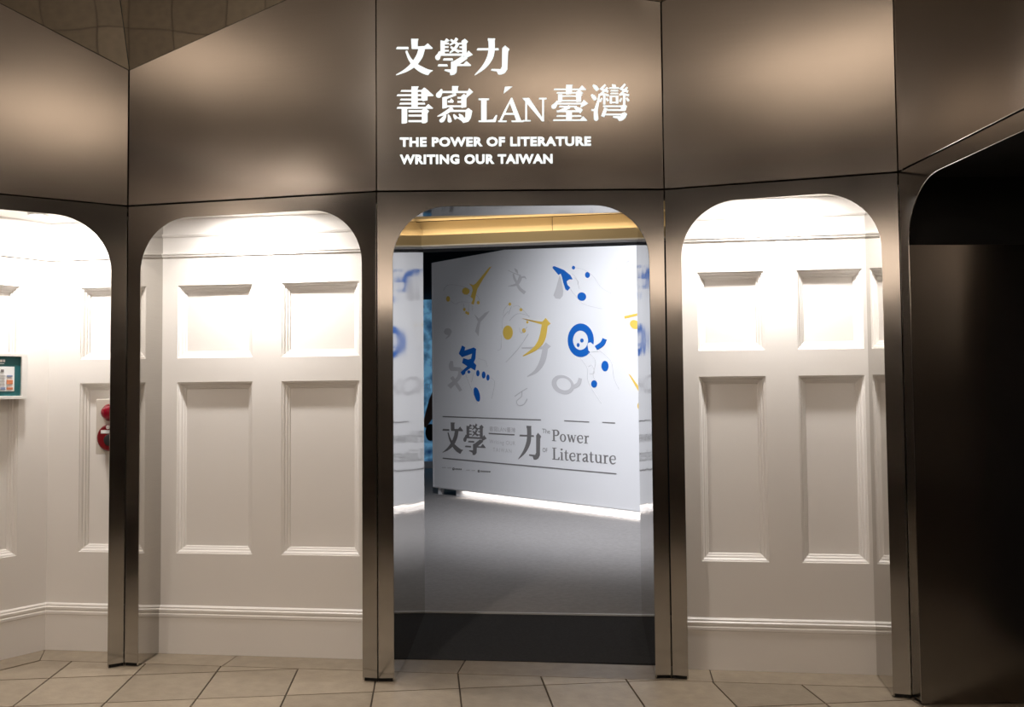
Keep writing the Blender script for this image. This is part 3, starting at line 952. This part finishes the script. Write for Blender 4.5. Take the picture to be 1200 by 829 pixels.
# big grey title on the board
def board_glyph(g_, x0, y0, x1, y1, nm='letter'):
    pts = [p for poly in GLYPH[g_] for p in poly]
    ax, bx_ = min(p[0] for p in pts), max(p[0] for p in pts)
    ay, by_ = min(p[1] for p in pts), max(p[1] for p in pts)
    sA, zA = EP.pix(x0, y0)
    sB, zB = EP.pix(x1, y1)
    b = MB()
    for k, poly in enumerate(GLYPH[g_]):
        b.prism(EP, [(sA + (sB - sA) * (x - ax) / (bx_ - ax), zA + (zB - zA) * (y - ay) / (by_ - ay)) for x, y in poly], -0.002 - 0.00003 * k, 0.0)
    b.build(nm, M['ink'], board)


board_glyph('wen', 518.5, 495, 543, 532.5)
board_glyph('xue', 543, 496, 570.5, 534.8)
board_glyph('li', 607, 498.8, 634.5, 540.5)
for x0, y0, x1, y1, w in ((519, 488.4, 634, 492.4, 1.2), (661.5, 493.3, 690.5, 494.8, 1.2), (706, 495.2, 721, 496.0, 1.2), (519, 537.2, 722.5, 555.6, 1.3), (573, 508.2, 603, 509.8, 1.3)):
    art('rule_line', M['ink'], (0, 0, 1), [[(x0, y0 - w / 2), (x1, y1 - w / 2), (x1, y1 + w / 2), (x0, y0 + w / 2)]])
# serif letters, drawn on a 100-unit em (baseline 0, x-height 48, cap height 72)
SER = {
    'P': (46, [R_(8, 0, 18, 72), R_(1, 0, 27, 4), R_(1, 68, 14, 72), S_([(14, 70, 5), (34, 69, 7), (42, 54, 11), (34, 38, 7), (14, 36, 5)])]),
    'L': (46, [R_(8, 0, 18, 72), R_(1, 68, 27, 72), [(1, 0), (44, 0), (46, 18), (41, 18), (36, 5), (1, 5)]]),
    'o': (40, ring_pts(20, 24, 19, 25, 20, 24, 10, 20, 0, 20)),
    'w': (58, [S_([(8, 48, 9), (20, 2, 9)]), S_([(20, 2, 4), (29, 46, 4)]), S_([(29, 46, 9), (41, 2, 9)]), S_([(41, 2, 4), (52, 48, 4)]), R_(1, 45, 16, 48), R_(45, 45, 58, 48)]),
    'e': (38, [S_([(5, 26, 4), (34, 26, 4)]), S_([(34, 27, 6), (30, 44, 6), (18, 47, 5), (7, 38, 8), (5, 22, 10), (12, 5, 8), (24, 3, 7), (35, 10, 3)])]),
    'r': (32, [R_(7, 0, 16, 47), R_(1, 0, 23, 4), R_(1, 44, 12, 48), S_([(14, 34, 4), (20, 44, 6), (29, 44, 10)])]),
    'i': (22, [R_(6, 0, 15, 47), R_(1, 0, 21, 4), R_(1, 44, 12, 48), ell(10, 64, 6, 6)]),
    't': (28, [S_([(12, 62, 4), (11, 46, 9), (11, 12, 9), (16, 3, 7), (26, 6, 4)]), R_(1, 44, 25, 48)]),
    'a': (38, [S_([(6, 40, 7), (15, 47, 5), (27, 42, 9), (27, 12, 9), (31, 3, 7), (37, 5, 4)]), S_([(27, 28, 4), (12, 22, 7), (6, 11, 9), (13, 3, 7), (27, 9, 4)])]),
    'u': (44, [S_([(9, 47, 9), (9, 16, 9), (15, 4, 8), (25, 4, 5), (32, 11, 4)]), R_(30, 0, 39, 47), R_(1, 44, 12, 48), R_(23, 44, 36, 48), R_(34, 0, 44, 4)]),
}


def serif_word(word, x0, ybl, x1, ybr, cap_px):
    total = sum(SER[c][0] + 3 for c in word) - 3
    sA, zA = EP.pix(x0, ybl)
    sB, zB = EP.pix(x1, ybr)
    h = EP.pix(x0, ybl - cap_px)[1] - zA
    x = 0
    for c in word:
        w, polys = SER[c]
        b = MB()
        for k, poly in enumerate(polys):
            b.prism(EP, [(sA + (sB - sA) * (x + px) / total, zA + (zB - zA) * (x + px) / total + h * py / 72) for px, py in poly], -0.002 - .00003 * k, 0.0)
        b.build('letter', M['ink'], board)
        x += w + 3


serif_word('Power', 646.8, 517.0, 690.8, 520.4, 13.2)
serif_word('Literature', 647.2, 538.8, 722.2, 544.6, 14.0)
text_line(EP, '書寫LÁN臺灣', 573.5, 604, 499.6, 501.0, 6.0, M['paleink'], board, d=-0.002)
text_line(EP, 'Writing OUR', 573.5, 604, 515.2, 517.6, 6.0, M['paleink'], board, d=-0.002, spacing=1.15)
text_line(EP, 'TAIWAN', 577.8, 599.5, 524.8, 526.6, 4.6, M['paleink'], board, d=-0.002, spacing=1.3)
text_line(EP, 'The', 635.6, 644.6, 502.6, 503.4, 5.2, M['ink'], board, d=-0.002)
text_line(EP, 'OF', 636.0, 641.6, 525.0, 525.6, 5.0, M['ink'], board, d=-0.002)
# partner credits: two small round marks, each between short rows of minute print
for x0, y0 in ((518.3, 548.2), (546.5, 551.2)):
    for a, c in ((0, 4.4), (6.2, 10.4)):
        art('credit_print', M['paleink'], (0, 0, 1), [R_(x0 + a, y0 - .4 + a * .06, x0 + c, y0 + .5 + a * .06)])
    mx_, my_ = (531.6, 549.8) if x0 < 530 else (561.2, 552.4)
    art('credit_mark', M['ink'], (0, 0, 1), ring_pts(mx_, my_, 1.3, 1.6, mx_, my_ - .4, .5, .6, 0, 12))
    for k in range(4 if x0 < 530 else 6):
        art('credit_print', M['ink'], (0, 0, 1), [R_(mx_ + 2.1 + k * 2.0, my_ - .7 + k * .12, mx_ + 3.5 + k * 2.0, my_ + .8 + k * .12)])

# blue photo mural on the rear wall of the gallery, on its white plinth
MP = Plane((-4.5, 17.0), (0.5, 17.0))
mural = empty('photo_mural', MP.pt(2.5, 0.05, ZR), label='blue photographic mural behind the left edge of the white board', cat='mural')


def mural_mat():
    mt, nt, p = new_mat('blue_mural_print')
    tc = nt.nodes.new('ShaderNodeTexCoord')
    vo = nt.nodes.new('ShaderNodeTexVoronoi')
    vo.inputs['Scale'].default_value = 5
    nt.links.new(tc.outputs['Object'], vo.inputs['Vector'])
    no = nt.nodes.new('ShaderNodeTexNoise')
    no.inputs['Scale'].default_value = 9
    nt.links.new(tc.outputs['Object'], no.inputs['Vector'])
    ad = nt.nodes.new('ShaderNodeMath')
    ad.operation = 'MULTIPLY'
    nt.links.new(vo.outputs['Distance'], ad.inputs[0])
    nt.links.new(no.outputs['Fac'], ad.inputs[1])
    cr = nt.nodes.new('ShaderNodeValToRGB')
    cr.color_ramp.elements[0].position = 0.05
    cr.color_ramp.elements[0].color = (0.01, 0.05, 0.16, 1)
    cr.color_ramp.elements[1].position = 0.42
    cr.color_ramp.elements[1].color = (0.22, 0.55, 0.85, 1)
    nt.links.new(ad.outputs[0], cr.inputs[0])
    nt.links.new(cr.outputs[0], p.inputs['Base Color'])
    p.inputs['Roughness'].default_value = 0.5
    # emission added in the print's own colours brightens it; the mural is no lamp
    nt.links.new(cr.outputs[0], p.inputs['Emission Color'])
    p.inputs['Emission Strength'].default_value = 0.35
    return mt


b = MB(); b.box(MP, 0, 5.0, 0, 0.08, 0.23, 3.28); b.build('print', mural_mat(), mural)
b = MB(); b.box(MP, 0, 5.0, -0.05, 0.08, ZR, 0.23); b.build('plinth', M['board'], mural)
M['brown'] = plain('brown_printed_shape', (0.25, 0.15, 0.11), 0.6)
b = MB(); b.prism(MP, [MP.pix(*q) for q in ((509, 455), (503, 468), (495, 498), (499, 502), (511, 485))], -0.006, 0.0); b.build('printed_shape', M['brown'], mural)
b = MB(); b.prism(MP, [MP.pix(*q) for q in ell(504.5, 507, 6, 10)], -0.008, 0.0); b.build('printed_shape', M['black'], mural)
text_line(MP, '的', 498.5, 504.0, 449.5, 449.5, 6.0, M['board'], mural, d=-0.006)

# gallery spotlights on the board (ceiling track lamps)
def track_spot(p, target, power, label, ang=60):
    root = empty('track_spotlight', p, label=label, cat='lamp', group='gallery track spotlights')
    v, f = [], []
    d = (Vector(target) - Vector(p)).normalized()
    q = d.to_track_quat('Z', 'Y').to_matrix()
    n = 16
    prof = ((0.02, -0.10), (0.045, -0.10), (0.05, 0.06), (0.042, 0.06), (0.038, 0.02))
    for r_, z in prof:
        v += [Vector(p) + q @ Vector((r_ * math.cos(6.2832 * i / n), r_ * math.sin(6.2832 * i / n), z)) for i in range(n)]
    for a in range(len(prof) - 1):
        f += [(a * n + i, a * n + (i + 1) % n, a * n + n + (i + 1) % n, a * n + n + i) for i in range(n)]
    mesh('lamp_head', v, f, M['black'], root)
    b = MB()
    b.box(Plane((p[0] - .01, p[1]), (p[0] + .01, p[1])), 0, .02, -.01, .01, p[2], 4.25)
    b.build('stem', M['black'], root)
    pp = Vector(p) + d * 0.07
    light('SPOT', 'track_spot_lamp', pp, target, power, (0.93, 0.95, 1.0), 0.06, spot=ang, blend=0.9)


for s_, d_, z_, ts, tz, pw, ang, lb in (
        (3.6, -3.1, 4.0, 3.5, 1.2, 640, 105, 'track spotlight lighting the middle of the exhibition board'),
        (4.6, -3.2, 4.0, 4.4, 1.2, 260, 80, 'track spotlight lighting the right end of the exhibition board'),
        (0.2, -4.4, 4.0, 0.2, 1.3, 60, 95, 'dimmer track spotlight on the left end of the exhibition board')):
    pp_ = EP.pt(s_, d_, z_)
    track_spot((pp_.x, pp_.y, pp_.z), EP.pt(ts, 0, tz), pw, lb, ang)
track_spot((0.1, 8.2, 4.0), (0.2, 8.6, 0), 120, 'added fill spotlight above the grey carpet behind the doorway', 100)  # unseen fill added to lift the carpet

# ------------------------------------------------------------------ framed notice on the splayed wall
M['frame'] = plain('white_notice_frame', (0.80, 0.79, 0.77), 0.35)
M['teal'] = plain('teal_notice_print', (0.012, 0.115, 0.125), 0.5)
M['paper'] = plain('notice_paper', (0.80, 0.82, 0.83), 0.5)
M['orange'] = plain('orange_notice_print', (0.62, 0.22, 0.10), 0.5)
M['bluegrey'] = plain('blue_grey_notice_print', (0.20, 0.26, 0.42), 0.5)
nt_root = empty('framed_notice', SP.pt(0.85, -0.03, 1.52), label='white framed teal notice with a pale page on the splayed white wall', cat='notice')
sx = lambda s: 1.2 - s            # distance measured from the corner
b = MB()
fa, fb = sx(0.56), sx(0.150)
for r_ in ((fa, fb, 1.523, 1.543), (fa, fb, 1.777, 1.797), (fa, fa + .018, 1.543, 1.777), (fb - .034, fb, 1.543, 1.777)):
    b.box(SP, r_[0], r_[1], -0.045, 0.0, r_[2], r_[3])
b.build('frame', M['frame'], nt_root, bevel=0.002)
b = MB(); b.box(SP, fa + .018, fb - .034, -0.030, -0.002, 1.543, 1.777); b.build('print', M['teal'], nt_root)


def on_notice(nm, x0, y0, x1, y1, mat, d=-0.034):
    pl = Plane((SP.pt(0, d, 0).x, SP.pt(0, d, 0).y), (SP.pt(1, d, 0).x, SP.pt(1, d, 0).y))
    p0, p1_ = pl.pix(x0, y0), pl.pix(x1, y1)
    b = MB(); b.box(pl, p0[0], p1_[0], 0, 0.003, p1_[1], p0[1]); return b.build(nm, mat, nt_root)


on_notice('page', -14, 429.5, 16.6, 458.8, M['paper'], -0.032)
for k in range(3):
    on_notice('heading_mark', -3 + k * 3.3, 421.6, -0.6 + k * 3.3, 424.6, M['paper'])
on_notice('heading_mark', -2, 426.0, 5, 426.8, M['paper'])
on_notice('emblem', 1.2, 433.2, 4.6, 436.4, M['ink'], -0.036)
on_notice('print_line', 8.2, 440.0, 14.6, 441.8, M['bluegrey'], -0.036)
on_notice('picture', 8.0, 445.5, 15.0, 450.5, M['orange'], -0.036)
on_notice('picture', 0.8, 454.2, 6.6, 457.0, M['bluegrey'], -0.036)
on_notice('picture', 8.0, 454.2, 15.0, 457.0, M['orange'], -0.036)
for k in range(4):
    on_notice('print_line', -10.0, 439.5 + k * 3.6, 6.0, 440.2 + k * 3.6, M['paleink'], -0.036)

# ------------------------------------------------------------------ fire alarm beside the post
M['cream'] = plain('cream_enamel', (0.60, 0.56, 0.50), 0.4)
M['red'] = plain('red_enamel', (0.17, 0.006, 0.010), 0.25, 0.05, coat=0.5)
mt, nt_, p_ = new_mat('red_lamp_lens')
p_.inputs['Base Color'].default_value = (0.25, 0.0, 0.012, 1)
p_.inputs['Roughness'].default_value = 0.08
p_.inputs['Transmission Weight'].default_value = 0.35
p_.inputs['Emission Color'].default_value = (1.0, 0.02, 0.08, 1)
p_.inputs['Emission Strength'].default_value = 0.04
M['redlens'] = mt
AP = Plane(wpt(0.034, -0.012), wpt(1.034, -0.012))
alarm = empty('fire_alarm', WP.pt(-0.34, -0.03, 1.18), label='cream fire alarm panel with red lamp and round red call point', cat='fire alarm')
b = MB(); b.box(AP, -0.44, -0.235, -0.03, 0.04, 1.185, 1.519); b.build('plate', M['cream'], alarm, bevel=0.004)


def dome(nm, s, z, prof, mat, parent, n=28):
    v, f = [], []
    for r_, d in prof:
        v += [AP.pt(s + r_ * math.cos(6.2832 * i / n), d, z + r_ * math.sin(6.2832 * i / n)) for i in range(n)]
    for a in range(len(prof) - 1):
        f += [(a * n + i, a * n + (i + 1) % n, a * n + n + (i + 1) % n, a * n + n + i) for i in range(n)]
    f.append(tuple((len(prof) - 1) * n + i for i in range(n)))
    return mesh(nm, v, f, mat, parent, smooth=True)


lamp = dome('lamp', -0.345, 1.438, [(0.052, -.03), (0.052, -.042), (0.046, -.046)], M['red'], alarm)
dome('lens', -0.345, 1.438, [(0.043, -.046), (0.041, -.064), (0.034, -.080), (0.020, -.090), (0.004, -.093)], M['redlens'], lamp)
call = dome('call_point', -0.340, 1.285, [(0.082, -.03), (0.082, -.048), (0.074, -.056), (0.068, -.056)], M['red'], alarm)
dome('button', -0.335, 1.272, [(0.034, -.056), (0.034, -.062), (0.030, -.064)], M['black'], call)
b = MB(); b.box(AP, -0.390, -0.285, -0.0585, -0.056, 1.312, 1.332); b.build('caption_plate', M['paper'], call)
b = MB(); b.prism(AP, ell(-0.345, 1.349, 0.011, 0.011), -0.060, -0.056); b.build('caption_plate', M['paper'], call)
